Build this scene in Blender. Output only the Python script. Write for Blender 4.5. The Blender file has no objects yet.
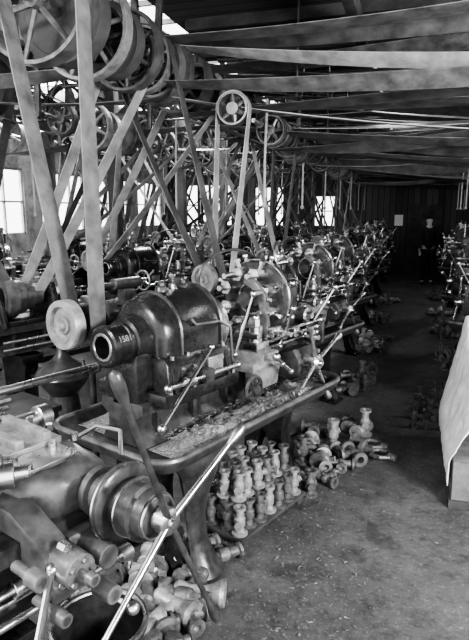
import bpy, bmesh, math, random
from mathutils import Vector, Matrix, noise
random.seed(7)
R = math.radians
SC = bpy.context.scene
COL = SC.collection

# ---------------------------------------------------------------- materials
def mat(name, base, rough=0.5, metal=0.0, var=0.3, scale=9.0, bump=0.15, bscale=60.0):
    m = bpy.data.materials.new(name); m.use_nodes = True
    nt = m.node_tree; b = nt.nodes["Principled BSDF"]
    tc = nt.nodes.new("ShaderNodeTexCoord")
    n = nt.nodes.new("ShaderNodeTexNoise"); n.inputs["Scale"].default_value = scale
    n.inputs["Detail"].default_value = 6; n.inputs["Roughness"].default_value = 0.65
    nt.links.new(tc.outputs["Object"], n.inputs["Vector"])
    cr = nt.nodes.new("ShaderNodeValToRGB")
    lo = base*(1-var); hi = base*(1+var)
    cr.color_ramp.elements[0].position = 0.33; cr.color_ramp.elements[1].position = 0.68
    cr.color_ramp.elements[0].color = (lo, lo, lo, 1); cr.color_ramp.elements[1].color = (hi, hi, hi, 1)
    nt.links.new(n.outputs["Fac"], cr.inputs["Fac"])
    nt.links.new(cr.outputs["Color"], b.inputs["Base Color"])
    b.inputs["Metallic"].default_value = metal
    mr = nt.nodes.new("ShaderNodeMapRange")
    mr.inputs["To Min"].default_value = max(0.05, rough-0.07); mr.inputs["To Max"].default_value = min(1, rough+0.1)
    nt.links.new(n.outputs["Fac"], mr.inputs["Value"]); nt.links.new(mr.outputs["Result"], b.inputs["Roughness"])
    if bump > 0:
        n2 = nt.nodes.new("ShaderNodeTexNoise"); n2.inputs["Scale"].default_value = bscale; n2.inputs["Detail"].default_value = 4
        nt.links.new(tc.outputs["Object"], n2.inputs["Vector"])
        bp = nt.nodes.new("ShaderNodeBump"); bp.inputs["Strength"].default_value = bump; bp.inputs["Distance"].default_value = 0.01
        nt.links.new(n2.outputs["Fac"], bp.inputs["Height"]); nt.links.new(bp.outputs["Normal"], b.inputs["Normal"])
    return m

IRON = mat("painted_iron", 0.02, 0.24, 0.0, 0.5, 12, 0.1, 40)
IRON2 = mat("worn_iron", 0.07, 0.3, 0.35, 0.5, 14, 0.1, 50)
IRON3 = mat("grey_iron", 0.13, 0.32, 0.3, 0.5, 10, 0.12, 45)
STEEL = mat("machined_steel", 0.6, 0.27, 1.0, 0.18, 12, 0.0, 90)
CASTG = mat("grey_casting", 0.26, 0.42, 0.3, 0.4, 14, 0.2, 60)
BRASS = mat("light_casting", 0.38, 0.4, 0.35, 0.4, 22, 0.3, 70)
ROUGHC = mat("grey_rough_casting", 0.17, 0.45, 0.4, 0.5, 22, 0.4, 70)
BELTD = mat("dark_leather", 0.09, 0.5, 0, 0.45, 5, 0.1, 50)
BELTM = mat("worn_leather", 0.13, 0.45, 0, 0.5, 7, 0.2, 40)
BELTL = mat("light_leather", 0.3, 0.45, 0, 0.4, 5, 0.1, 50)
BORE = mat("black_bore", 0.008, 0.6, 0, 0.2, 5, 0)
CHIP = mat("chips", 0.34, 0.4, 0.5, 0.7, 70, 1.0, 160)
SCRAP = mat("dull_scraps", 0.26, 0.5, 0.3, 0.6, 30, 0)
CLOTH = mat("canvas", 0.85, 0.9, 0, 0.16, 9, 0.6, 26)
WOODL = mat("grey_wood", 0.14, 0.8, 0, 0.45, 6, 0.3, 40)
DARKCLOTH = mat("dark_cloth", 0.025, 0.9, 0, 0.3, 12, 0.2, 40)
SKIN = mat("skin", 0.4, 0.6, 0, 0.08, 10, 0)
PAPER = mat("paper", 0.75, 0.8, 0, 0.06, 10, 0)
WALLM = mat("whitewash", 0.25, 0.9, 0, 0.5, 3, 0.3, 12)

def wood_mat(name, base, axis=0, plank=0.16):
    m = bpy.data.materials.new(name); m.use_nodes = True
    nt = m.node_tree; b = nt.nodes["Principled BSDF"]
    tc = nt.nodes.new("ShaderNodeTexCoord"); sp = nt.nodes.new("ShaderNodeSeparateXYZ")
    nt.links.new(tc.outputs["Object"], sp.inputs[0])
    d = nt.nodes.new("ShaderNodeMath"); d.operation = 'DIVIDE'; d.inputs[1].default_value = plank
    nt.links.new(sp.outputs[axis], d.inputs[0])
    fr = nt.nodes.new("ShaderNodeMath"); fr.operation = 'FRACT'; nt.links.new(d.outputs[0], fr.inputs[0])
    fl = nt.nodes.new("ShaderNodeMath"); fl.operation = 'FLOOR'; nt.links.new(d.outputs[0], fl.inputs[0])
    wn = nt.nodes.new("ShaderNodeTexWhiteNoise"); wn.noise_dimensions = '1D'; nt.links.new(fl.outputs[0], wn.inputs["W"])
    gap = nt.nodes.new("ShaderNodeMath"); gap.operation = 'GREATER_THAN'; gap.inputs[1].default_value = 0.07
    nt.links.new(fr.outputs[0], gap.inputs[0])
    mp = nt.nodes.new("ShaderNodeMapping")
    s = [2, 2, 2]; s[axis] = 30; mp.inputs["Scale"].default_value = s
    nt.links.new(tc.outputs["Object"], mp.inputs[0])
    n = nt.nodes.new("ShaderNodeTexNoise"); n.inputs["Scale"].default_value = 1.5; n.inputs["Detail"].default_value = 6
    nt.links.new(mp.outputs[0], n.inputs["Vector"])
    a = nt.nodes.new("ShaderNodeMath"); a.operation = 'MULTIPLY_ADD'; a.inputs[1].default_value = base*0.8; a.inputs[2].default_value = base*0.2
    nt.links.new(wn.outputs["Value"], a.inputs[0])
    a2 = nt.nodes.new("ShaderNodeMath"); a2.operation = 'MULTIPLY_ADD'; a2.inputs[1].default_value = base*0.9
    nt.links.new(n.outputs["Fac"], a2.inputs[0]); nt.links.new(a.outputs[0], a2.inputs[2])
    a3 = nt.nodes.new("ShaderNodeMath"); a3.operation = 'MULTIPLY'
    nt.links.new(a2.outputs[0], a3.inputs[0]); nt.links.new(gap.outputs[0], a3.inputs[1])
    nt.links.new(a3.outputs[0], b.inputs["Base Color"]); b.inputs["Roughness"].default_value = 0.85
    return m
ROOFW = wood_mat("roof_boards", 0.06, 1, 0.2)
WALLW = wood_mat("wall_boards", 0.09, 0, 0.18)
BEAMW = mat("beam_timber", 0.07, 0.8, 0, 0.4, 4, 0.3, 30)
BEAML = mat("pale_timber", 0.32, 0.8, 0, 0.3, 4, 0.3, 30)

def floor_mat():
    m = bpy.data.materials.new("concrete"); m.use_nodes = True
    nt = m.node_tree; b = nt.nodes["Principled BSDF"]; tc = nt.nodes.new("ShaderNodeTexCoord")
    def N(s, d=8, r=0.6):
        n = nt.nodes.new("ShaderNodeTexNoise"); n.inputs["Scale"].default_value = s; n.inputs["Detail"].default_value = d
        n.inputs["Roughness"].default_value = r; nt.links.new(tc.outputs["Object"], n.inputs["Vector"]); return n
    def ramp(n, p0, c0, p1, c1):
        c = nt.nodes.new("ShaderNodeValToRGB"); e = c.color_ramp.elements
        e[0].position = p0; e[1].position = p1; e[0].color = (c0,)*3+(1,); e[1].color = (c1,)*3+(1,)
        nt.links.new(n.outputs["Fac"], c.inputs["Fac"]); return c
    def mul(x, y):
        m1 = nt.nodes.new("ShaderNodeMixRGB"); m1.blend_type = 'MULTIPLY'; m1.inputs[0].default_value = 1
        nt.links.new(x.outputs[0], m1.inputs[1]); nt.links.new(y.outputs[0], m1.inputs[2]); return m1
    a = ramp(N(1.1, 10, .72), .3, .08, .72, .18)
    o = mul(a, ramp(N(38, 5, .7), .56, 1.0, .70, 2.1))
    o = mul(o, ramp(N(7, 10, .85), .38, .5, .52, 1.0))
    o = mul(o, ramp(N(2.7, 8, .7), .36, .6, .44, 1.0))
    nt.links.new(o.outputs[0], b.inputs["Base Color"])
    rr = ramp(N(2.7, 8, .7), .36, .36, .5, .66); nt.links.new(rr.outputs[0], b.inputs["Roughness"])
    bp = nt.nodes.new("ShaderNodeBump"); bp.inputs["Strength"].default_value = .6; bp.inputs["Distance"].default_value = .02
    nt.links.new(N(14, 10, .78).outputs["Fac"], bp.inputs["Height"]); nt.links.new(bp.outputs["Normal"], b.inputs["Normal"])
    return m
FLOORM = floor_mat()

# ---------------------------------------------------------------- mesh kit
def frame(ax):
    a = Vector(ax).normalized()
    t = Vector((0, 0, 1)) if abs(a.z) < 0.9 else Vector((1, 0, 0))
    u = a.cross(t).normalized(); v = a.cross(u).normalized()
    return a, u, v

class MB:
    def __init__(s): s.bm = bmesh.new()
    def box(s, c, d, bev=0.006, rz=0, ry=0, rx=0):
        M = Matrix.Translation(c) @ Matrix.Rotation(rz, 4, 'Z') @ Matrix.Rotation(ry, 4, 'Y') @ Matrix.Rotation(rx, 4, 'X')
        r = bmesh.ops.create_cube(s.bm, size=1.0)
        for v in r['verts']:
            v.co = M @ Vector((v.co.x*d[0], v.co.y*d[1], v.co.z*d[2]))
        if bev > 0:
            bev = min(bev, min(d)*0.45)
            ed = list({e for v in r['verts'] for e in v.link_edges})
            bmesh.ops.bevel(s.bm, geom=ed, offset=bev, segments=2, affect='EDGES', profile=0.6)
        return s
    def rev(s, o, ax, prof, seg=24):
        a, u, v = frame(ax); o = Vector(o); rings = []
        for t, r in prof:
            if r <= 1e-6: rings.append([s.bm.verts.new(o+a*t)])
            else: rings.append([s.bm.verts.new(o+a*t+(u*math.cos(2*math.pi*i/seg)+v*math.sin(2*math.pi*i/seg))*r) for i in range(seg)])
        for A, B in zip(rings, rings[1:]):
            for i in range(seg):
                j = (i+1) % seg
                if len(A) == 1 and len(B) == 1: continue
                if len(A) == 1: s.bm.faces.new((A[0], B[i], B[j]))
                elif len(B) == 1: s.bm.faces.new((A[i], B[0], A[j]))
                else: s.bm.faces.new((A[i], B[i], B[j], A[j]))
        return s
    def cyl(s, p0, p1, r0, r1=None, seg=16):
        if r1 is None: r1 = r0
        p0 = Vector(p0); p1 = Vector(p1); L = (p1-p0).length
        c = min(r0, r1, L)*0.08
        return s.rev(p0, p1-p0, [(0, 0), (0, r0-c), (c, r0), (L-c, r1), (L, r1-c), (L, 0)], seg)
    def sph(s, c, r, sc=(1, 1, 1), seg=14):
        q = bmesh.ops.create_uvsphere(s.bm, u_segments=seg, v_segments=max(6, seg//2), radius=r)
        for v in q['verts']: v.co = Vector((v.co.x*sc[0], v.co.y*sc[1], v.co.z*sc[2]))+Vector(c)
        return s
    def tor(s, c, ax, Rr, r, seg=28, rs=8):
        a, u, v = frame(ax); c = Vector(c); g = []
        for i in range(seg):
            th = 2*math.pi*i/seg; d = u*math.cos(th)+v*math.sin(th)
            g.append([s.bm.verts.new(c+d*(Rr+r*math.cos(2*math.pi*k/rs))+a*(r*math.sin(2*math.pi*k/rs))) for k in range(rs)])
        for i in range(seg):
            for k in range(rs):
                s.bm.faces.new((g[i][k], g[(i+1) % seg][k], g[(i+1) % seg][(k+1) % rs], g[i][(k+1) % rs]))
        return s
    def tube(s, pts, r, seg=8):
        pts = [Vector(p) for p in pts]; rings = []; u = None
        for i, p in enumerate(pts):
            t = (pts[min(i+1, len(pts)-1)]-pts[max(i-1, 0)]).normalized()
            if u is None: _, u, _v = frame(t)
            u = (u-t*u.dot(t)).normalized(); w = t.cross(u)
            rr = r[i] if isinstance(r, (list, tuple)) else r
            rings.append([s.bm.verts.new(p+(u*math.cos(2*math.pi*k/seg)+w*math.sin(2*math.pi*k/seg))*rr) for k in range(seg)])
        for A, B in zip(rings, rings[1:]):
            for k in range(seg): s.bm.faces.new((A[k], A[(k+1) % seg], B[(k+1) % seg], B[k]))
        s.bm.faces.new(rings[0][::-1]); s.bm.faces.new(rings[-1]); return s
    def prism(s, poly, o, e1, e2, e3, bev=0.0):
        o, e1, e2, e3 = Vector(o), Vector(e1), Vector(e2), Vector(e3)
        A = [s.bm.verts.new(o+e1*x+e2*y) for x, y in poly]; B = [s.bm.verts.new(v.co+e3) for v in A]
        n = len(A); f1 = s.bm.faces.new(A); f2 = s.bm.faces.new(B[::-1])
        fs = [f1, f2]
        for i in range(n): fs.append(s.bm.faces.new((A[i], B[i], B[(i+1) % n], A[(i+1) % n])))
        if bev > 0:
            ed = list(set(f1.edges) | set(f2.edges))
            bmesh.ops.bevel(s.bm, geom=ed, offset=bev, segments=2, affect='EDGES', profile=0.5)
        return s
    def loft(s, secs):
        rings = [[s.bm.verts.new(p) for p in sec] for sec in secs]; n = len(rings[0])
        for A, B in zip(rings, rings[1:]):
            for i in range(n): s.bm.faces.new((A[i], A[(i+1) % n], B[(i+1) % n], B[i]))
        s.bm.faces.new(rings[0][::-1]); s.bm.faces.new(rings[-1]); return s
    def mesh(s, name, m, ang=38):
        bm = s.bm
        bmesh.ops.recalc_face_normals(bm, faces=bm.faces[:])
        for f in bm.faces: f.smooth = True
        for e in bm.edges:
            if len(e.link_faces) == 2 and e.calc_face_angle(0) > R(ang): e.smooth = False
        me = bpy.data.meshes.new(name); bm.to_mesh(me); bm.free()
        me.materials.append(m); return me

def obj(name, me, loc=(0, 0, 0), rz=0.0, parent=None, label=None, cat=None, group=None, kind=None, rot=None):
    o = bpy.data.objects.new(name, me); o.location = loc
    o.rotation_euler = rot if rot is not None else (0, 0, rz)
    if parent: o.parent = parent
    COL.objects.link(o)
    if label: o["label"] = label
    if cat: o["category"] = cat
    if group: o["group"] = group
    if kind: o["kind"] = kind
    return o
def part(name, mb, m, parent, label=None, loc=(0, 0, 0)):
    return obj(name, mb.mesh(name, m), loc, 0, parent, label)
def root(name, label, cat, loc=(0, 0, 0), rz=0, group=None):
    return obj(name, None, loc, rz, None, label, cat, group)
def copy_thing(src, loc, rz=None, rot=None, sc=None, label=None):
    n = src.copy(); n.location = loc
    if rz is not None: n.rotation_euler = (0, 0, rz)
    if rot is not None: n.rotation_euler = rot
    if sc: n.scale = (sc, sc, sc)
    if label: n["label"] = label
    COL.objects.link(n)
    def rec(a, b):
        for c in KIDS.get(a.name, []):
            k = c.copy(); k.parent = b; COL.objects.link(k); rec(c, k)
    rec(src, n); return n
KIDS = {}
def index():
    KIDS.clear()
    for o in bpy.data.objects:
        if o.parent: KIDS.setdefault(o.parent.name, []).append(o)

# ---------------------------------------------------------------- setting
XL, XR, YB, YF, ZC = -8.2, 5.0, 18.6, -1.5, 4.0
b = MB(); b.box(((XL+XR)/2, (YB+YF)/2, -0.05), (XR-XL, YB-YF, 0.1), 0)
obj("floor", b.mesh("floor", FLOORM), kind="structure")
b = MB()
slots = [(-3.75, -2.7), (-6.6, -5.5)]
xs = [XL]
for a_, c_ in slots[::-1]: xs += [a_, c_]
xs.append(XR)
for i in range(0, len(xs), 2):
    b.box(((xs[i]+xs[i+1])/2, (YB+YF)/2, ZC+0.04), (xs[i+1]-xs[i], YB-YF, 0.08), 0)
for a_, c_ in slots:
    for y0, y1 in ((YF, 1.0), (17.2, YB)):
        b.box(((a_+c_)/2, (y0+y1)/2, ZC+0.04), (c_-a_, y1-y0, 0.08), 0)
obj("ceiling", b.mesh("ceiling", ROOFW), kind="structure")
wn = 1
for a_, c_ in slots:
    b = MB()
    for k in range(28):
        b.box(((a_+c_)/2, 1.0+k*0.6, ZC+0.03), (c_-a_, 0.035, 0.05), 0)
    b.box(((a_+c_)/2, 9.1, ZC+0.03), (0.04, 16.2, 0.05), 0)
    obj("window_%d" % wn, b.mesh("window", BEAML), kind="structure"); wn += 1
def wall_open(name, along, fixed, a0, a1, wins, m, th=0.12, top=ZC):
    global wn
    b = MB()
    def bx(u0, u1, z0, z1):
        if u1-u0 < 1e-4: return
        if along == 'x': b.box(((u0+u1)/2, fixed, (z0+z1)/2), (u1-u0, th, z1-z0), 0)
        else: b.box((fixed, (u0+u1)/2, (z0+z1)/2), (th, u1-u0, z1-z0), 0)
    cur = a0
    for (u0, u1, z0, z1) in wins:
        bx(cur, u0, 0, top); bx(u0, u1, 0, z0); bx(u0, u1, z1, top); cur = u1
    bx(cur, a1, 0, top)
    obj(name, b.mesh(name, m), kind="structure")
    for (u0, u1, z0, z1) in wins:
        w = MB(); nu = max(2, round((u1-u0)/0.7)); nz = 2
        for i in range(nu+1):
            u = u0+(u1-u0)*i/nu; t = 0.08 if i in (0, nu) else 0.035
            if along == 'x': w.box((u, fixed, (z0+z1)/2), (t, 0.05, z1-z0), 0)
            else: w.box((fixed, u, (z0+z1)/2), (0.05, t, z1-z0), 0)
        for i in range(nz+1):
            z = z0+(z1-z0)*i/nz; t = 0.08 if i in (0, nz) else 0.035
            if along == 'x': w.box(((u0+u1)/2, fixed, z), (u1-u0, 0.05, t), 0)
            else: w.box((fixed, (u0+u1)/2, z), (0.05, u1-u0, t), 0)
        obj("window_%d" % wn, w.mesh("window", WALLM), kind="structure"); wn += 1
wall_open("wall_back", 'x', YB, XL, XR, [(-7.6, -5.9, 1.4, 2.8), (-5.3, -4.1, 1.4, 2.7), (-3.1, -2.4, 1.4, 2.4)], WALLW)
wall_open("wall_left", 'y', XL, YF, YB, [(y, y+1.8, 1.4, 2.8) for y in (1.0, 3.6, 6.2, 8.8, 11.2, 13.6, 16.0)], WALLM)
wall_open("wall_right", 'y', XR, YF, YB, [(y, y+1.6, 1.2, 3.0) for y in (0.5, 4.0, 8.0, 12.0)], WALLM)
b = MB(); b.box((0.35, YB-0.09, 1.05), (1.0, 0.05, 2.1), 0.004)
for i in range(5): b.box((-0.05+i*0.2, YB-0.125, 1.05), (0.012, 0.02, 2.0), 0)
b.box((0.35, YB-0.13, 0.35), (0.95, 0.03, 0.12), 0.003); b.box((0.35, YB-0.13, 1.7), (0.95, 0.03, 0.12), 0.003)
obj("door_1", b.mesh("door_1", BEAMW), kind="structure")
bi = 1
for k in range(8):
    y = 2.3+k*2.3
    m = MB(); m.box(((XL+XR)/2, y, ZC-0.14), (XR-XL-0.2, 0.2, 0.28), 0.012)
    obj("trim_%d" % bi, m.mesh("trim", BEAMW), kind="structure"); bi += 1
for x, w, mt_ in ((-2.62, 0.14, BEAML), (-3.85, 0.14, BEAML), (-0.6, 0.1, BEAMW), (1.3, 0.1, BEAMW)):
    m = MB(); m.box((x, (YB+YF)/2, ZC-0.36), (w, YB-YF-0.3, 0.16), 0.01)
    obj("trim_%d" % bi, m.mesh("trim", mt_), kind="structure"); bi += 1
for k in range(15):
    y = 2.3+1.15/2+k*1.15
    m = MB(); m.box(((XR-2.6)/2, y, ZC-0.06), (XR+2.5, 0.08, 0.12), 0.006)
    obj("trim_%d" % bi, m.mesh("trim", BEAML if k % 3 == 1 else BEAMW), kind="structure"); bi += 1

def post(x, y, lab):
    r = root("timber_post", lab, "post", (x, y, 0))
    m = MB(); m.box((0, 0, 1.78), (0.14, 0.14, 3.56), 0.01); part("post_shaft", m, BEAMW, r)
    m = MB()
    m.prism([(-.05, 2.95), (-.05, 3.07), (.5, 3.56), (.62, 3.56)], (0.06, -0.04, 0), (1, 0, 0), (0, 0, 1), (0, 0.08, 0), .004)
    part("brace", m, BEAMW, r)
for y in (9.4, 13.2): post(1.8, y, "square dark timber post across the gangway, carrying the roof")
for y in (6.9, 9.2, 11.5, 13.8, 16.1): post(-3.85, y, "square dark timber post standing between rows of machines")
for y in (5.8, 8.1, 10.4, 12.7, 15.0): post(-5.7, y, "square dark timber post standing between inner rows of machines")

# ---------------------------------------------------------------- pulleys, shafts, belts
def m_pulley(r, w, ns=6):
    b = MB(); t = 0.012+r*0.03
    b.rev((0, -w/2, 0), (0, 1, 0), [(0, r-t), (0, r), (w*.5, r+0.006), (w, r), (w, r-t), (0, r-t)], 36)
    b.rev((0, -w*.5, 0), (0, 1, 0), [(0, 0), (0, .05), (w, .05), (w, 0)], 16)
    for i in range(ns):
        a = 2*math.pi*i/ns
        b.tube([(math.cos(a)*.04, 0, math.sin(a)*.04), (math.cos(a)*(r-t*.5), 0, math.sin(a)*(r-t*.5))], [0.022, 0.014], 6)
    return b
def m_cone(rs, w):
    b = MB(); prof = [(0, 0)]; t = 0
    for r in rs: prof += [(t, r*.82), (t+.008, r*.84), (t+.008, r*.95), (t, r), (t+w*.5, r+.004), (t+w, r)]; t += w
    prof.append((t, 0)); b.rev((0, -t/2, 0), (0, 1, 0), prof, 32)
    return b
PM = {}
def pulley_mesh(r, w, kind=0):
    k = (round(r, 2), round(w, 2), kind)
    if k not in PM:
        if kind == 2: PM[k] = m_cone([k[0], k[0]*.8, k[0]*.6], k[1]).mesh("pulley", IRON3)
        elif kind == 1: PM[k] = m_cone([k[0]], k[1]).mesh("pulley", BEAMW)
        else: PM[k] = m_pulley(k[0], k[1]).mesh("pulley", CASTG if (len(PM) % 3 == 1) else IRON3)
    return PM[k]
def shaft(x, z, y0, y1, label, r=0.03):
    rt = root("line_shaft", label, "line shaft", (x, y0, z))
    m = MB(); m.cyl((0, 0, 0), (0, y1-y0, 0), r, seg=12)
    part("shaft_rod", m, STEEL, rt)
    for i in range(int((y1-y0)/2.3)+1):
        yy = .3+i*2.3
        if yy < y1-y0-.1:
            m = MB(); m.cyl((0, yy-.06, 0), (0, yy+.06, 0), r*1.8, seg=12); part("collar", m, IRON2, rt)
    rt["y0"] = y0
    return rt
def add_pulley(sh, y, r, w=0.12, kind=0):
    o = obj("pulley", pulley_mesh(r, w, kind), (0, y-sh["y0"], 0), 0, sh)
    o.rotation_euler = (0, random.uniform(0, 1), 0); return o
def hanger_mesh(drop):
    b = MB()
    b.box((0, 0, drop-.02), (.34, .1, .04), .006)
    b.prism([(-.15, drop-.03), (-.09, drop-.03), (-.06, .06), (.06, .06), (.09, drop-.03), (.15, drop-.03), (.1, -.05), (.05, -.09), (-.05, -.09), (-.1, -.05)], (0, -.02, 0), (1, 0, 0), (0, 0, 1), (0, .04, 0), .004)
    b.cyl((0, -.07, 0), (0, .07, 0), .06, seg=14)
    return b.mesh("shaft_hanger", IRON2)
HM = {}
def hangers(x, z, ys, top):
    k = round(top-z, 2)
    if k not in HM: HM[k] = hanger_mesh(k)
    for y in ys:
        obj("shaft_hanger", HM[k], (x, y, z), 0, None, "cast iron hanger bracket bolted to roof beam, carrying a shaft", "bracket", "shaft hangers under the roof beams")
def belt(c1, a1, r1, c2, a2, r2, w, m, label, group="leather drive belts"):
    c1, c2, a1, a2 = Vector(c1), Vector(c2), Vector(a1).normalized(), Vector(a2).normalized()
    d = (c2-c1).normalized(); bm = bmesh.new(); sag = random.uniform(.03, .24)
    def arc(c, ax, r, dirv, flip):
        s_ = ax.cross(dirv).normalized(); f = s_.cross(ax).normalized()
        if f.dot(dirv) < 0: f = -f
        if flip: s_ = -s_
        out = []
        for i in range(17):
            th = math.pi*i/16
            out.append((c+s_*r*math.cos(th)+f*r*math.sin(th), ax))
        return out
    A = arc(c1, a1, r1+.004, -d, True); B = arc(c2, a2, r2+.004, d, False)
    if (A[-1][0]-c1).dot((B[0][0]-c2)) < 0: B = B[::-1]
    def run(p, ap, q, aq, n=14):
        o = []; tw = random.uniform(-.9, .3)*abs(d.x)
        for i in range(1, n):
            t = i/n; v = p.lerp(q, t); v = v+Vector((0, 0, -1))*(sag*4*t*(1-t)*abs(d.x)*(p-q).length/5)
            ax = ap.lerp(aq, t).normalized(); ax = (ax+Vector((0, 0, 1))*tw*math.sin(math.pi*t)).normalized()
            o.append((v, ax))
        return o
    L = A+run(A[-1][0], a1, B[0][0], a2)+B+run(B[-1][0], a2, A[0][0], a1)
    vs = [(bm.verts.new(p-a*w/2), bm.verts.new(p+a*w/2)) for p, a in L]
    for i in range(len(vs)):
        p, q = vs[i], vs[(i+1) % len(vs)]
        bm.faces.new((p[0], p[1], q[1], q[0]))
    bmesh.ops.recalc_face_normals(bm, faces=bm.faces[:])
    me = bpy.data.meshes.new("drive_belt"); bm.to_mesh(me); bm.free(); me.materials.append(m)
    o = obj("drive_belt", me, (0, 0, 0), 0, None, label, "belt", group)
    md = o.modifiers.new("thick", 'SOLIDIFY'); md.thickness = 0.007; md.offset = 1
    return o

ROT = R(70)
def W(O, p, rz=ROT):
    c, s_ = math.cos(rz), math.sin(rz)
    return Vector((O[0]+p[0]*c-p[1]*s_, O[1]+p[0]*s_+p[1]*c, p[2]))
AX = Vector((math.cos(ROT), math.sin(ROT), 0))

# ---------------------------------------------------------------- machine parts
def leg_mb(h=.74, th=.12):
    b = MB()
    half = [(.2, h), (.17, h-.1), (.135, h-.28), (.14, .28), (.19, .14), (.27, .05), (.28, 0), (.15, 0), (.12, .1), (.08, .28), (.04, .42), (0, .46)]
    poly = half+[(-x, z) for x, z in half[:-1]][::-1]
    b.prism(poly, (-th/2, 0, 0), (0, 1, 0), (0, 0, 1), (th, 0, 0), .014)
    for s_ in (-1, 1): b.box((0, s_*.215, .015), (th+.05, .16, .03), .008)
    b.box((0, 0, h-.03), (th+.08, .4, .06), .01)
    return b
def front_leg_mb(h=.74):
    b = MB(); secs = []
    for z, y, wy, wx in ((.0, -.36, .075, .1), (.03, -.36, .085, .11), (.08, -.34, .06, .085), (.18, -.30, .04, .065), (.32, -.28, .042, .07), (.46, -.29, .06, .09), (.58, -.31, .08, .13), (.68, -.3, .1, .18), (h, -.28, .12, .22)):
        secs.append([Vector((wx*math.cos(a)*(.8+.2*abs(math.cos(a))), y+wy*math.sin(a), z)) for a in [2*math.pi*i/16 for i in range(16)]])
    b.loft(secs); return b
def rrect(w, d, r, n=5):
    P = []
    for cx, cy, a0 in ((w/2-r, d/2-r, 0), (-w/2+r, d/2-r, 90), (-w/2+r, -d/2+r, 180), (w/2-r, -d/2+r, 270)):
        for i in range(n+1):
            a = R(a0+90*i/n); P.append((cx+r*math.cos(a), cy+r*math.sin(a)))
    return P
def tray_mb(w, d, z, h=.07, r=.1, t=.018, cx=0):
    b = MB(); bm = b.bm
    loops = []
    for (ww, dd, zz, rr) in ((w-.06, d-.06, z, r-.03), (w, d, z+h*.6, r), (w+.01, d+.01, z+h, r), (w-2*t, d-2*t, z+h, r-t), (w-.06-2*t, d-.06-2*t, z+t, max(.02, r-.03-t))):
        loops.append([bm.verts.new((x+cx, y, zz)) for x, y in rrect(ww, dd, rr)])
    n = len(loops[0])
    for A, B in zip(loops, loops[1:]):
        for i in range(n): bm.faces.new((A[i], A[(i+1) % n], B[(i+1) % n], B[i]))
    bm.faces.new(loops[0]); bm.faces.new(loops[-1]); return b
def bed_mb(x0, x1):
    b = MB(); L = x1-x0
    prof = [(-.15, .76), (-.13, .80), (-.09, .84), (-.09, .90), (-.15, .93), (-.15, .985), (-.06, .985), (-.06, .96), (.06, .96), (.06, .985), (.15, .985), (.15, .93), (.09, .90), (.09, .84), (.13, .80), (.15, .76)]
    b.prism(prof, (x0, 0, 0), (0, 1, 0), (0, 0, 1), (L, 0, 0), .005)
    for i in range(6): b.box((x0+L*(i+.5)/6, 0, .87), (.03, .26, .12), .004)
    return b
def star(parent, hub, axis, e1, e2, arms, r=.012, hubr=.05, hubl=.1, label=None, mats=None):
    b = MB(); h = Vector(hub); a = Vector(axis)
    b.rev(h-a*hubl, a, [(0, 0), (0, hubr*.7), (hubl*.3, hubr*.8), (hubl*.5, hubr), (hubl*1.3, hubr), (hubl*1.45, hubr*.7), (hubl*1.45, hubr*.35), (hubl*1.6, hubr*.3), (hubl*1.6, 0)], 22)
    hubo = part("turnstile", b, STEEL, parent, label)
    for i, (deg, L) in enumerate(arms):
        b = MB(); th = R(deg); d = Vector(e1)*math.cos(th)+Vector(e2)*math.sin(th)
        p = lambda t: h+a*.01+d*t+a*(.10*t)
        b.tube([p(hubr*.5), p(L*.5), p(L*.8)], [r*1.25, r, r*.9], 10)
        q = p(L*.78); k = (p(L)-p(L*.78)).normalized()
        b.rev(q, k, [(0, 0), (0, r*.9), (L*.03, r*1.1), (L*.1, r*1.75), (L*.16, r*1.9), (L*.21, r*1.5), (L*.235, 0)], 12)
        part("arm", b, mats[i] if mats else STEEL, hubo)
    return hubo
def handwheel_mb(c, ax, r, ns=4, t=.012):
    b = MB(); b.tor(c, ax, r, t, 30, 8); a, u, v = frame(ax); c = Vector(c)
    b.rev(c-a*.03, a, [(0, 0), (0, .03), (.06, .028), (.06, 0)], 14)
    for i in range(ns):
        th = 2*math.pi*i/ns+.4; d = u*math.cos(th)+v*math.sin(th); b.tube([c, c+d*r], .008, 6)
    d = u*.9+v*.43; b.cyl(c+d*r, c+d*r+a*.08, .011, .014, 8)
    return b
def ballhandle(b, p0, p1, r=.012, rb=.025):
    b.tube([p0, Vector(p0).lerp(Vector(p1), .5), p1], [r*1.1, r, r*.8], 8); b.sph(p1, rb); b.sph(p0, r*1.8)
    return b
def bolt(parent, p, d, r=.014, l=.02):
    b = MB(); p = Vector(p); b.cyl(p, p+Vector(d)*l, r, seg=6); part("bolt", b, STEEL, parent)

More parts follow.
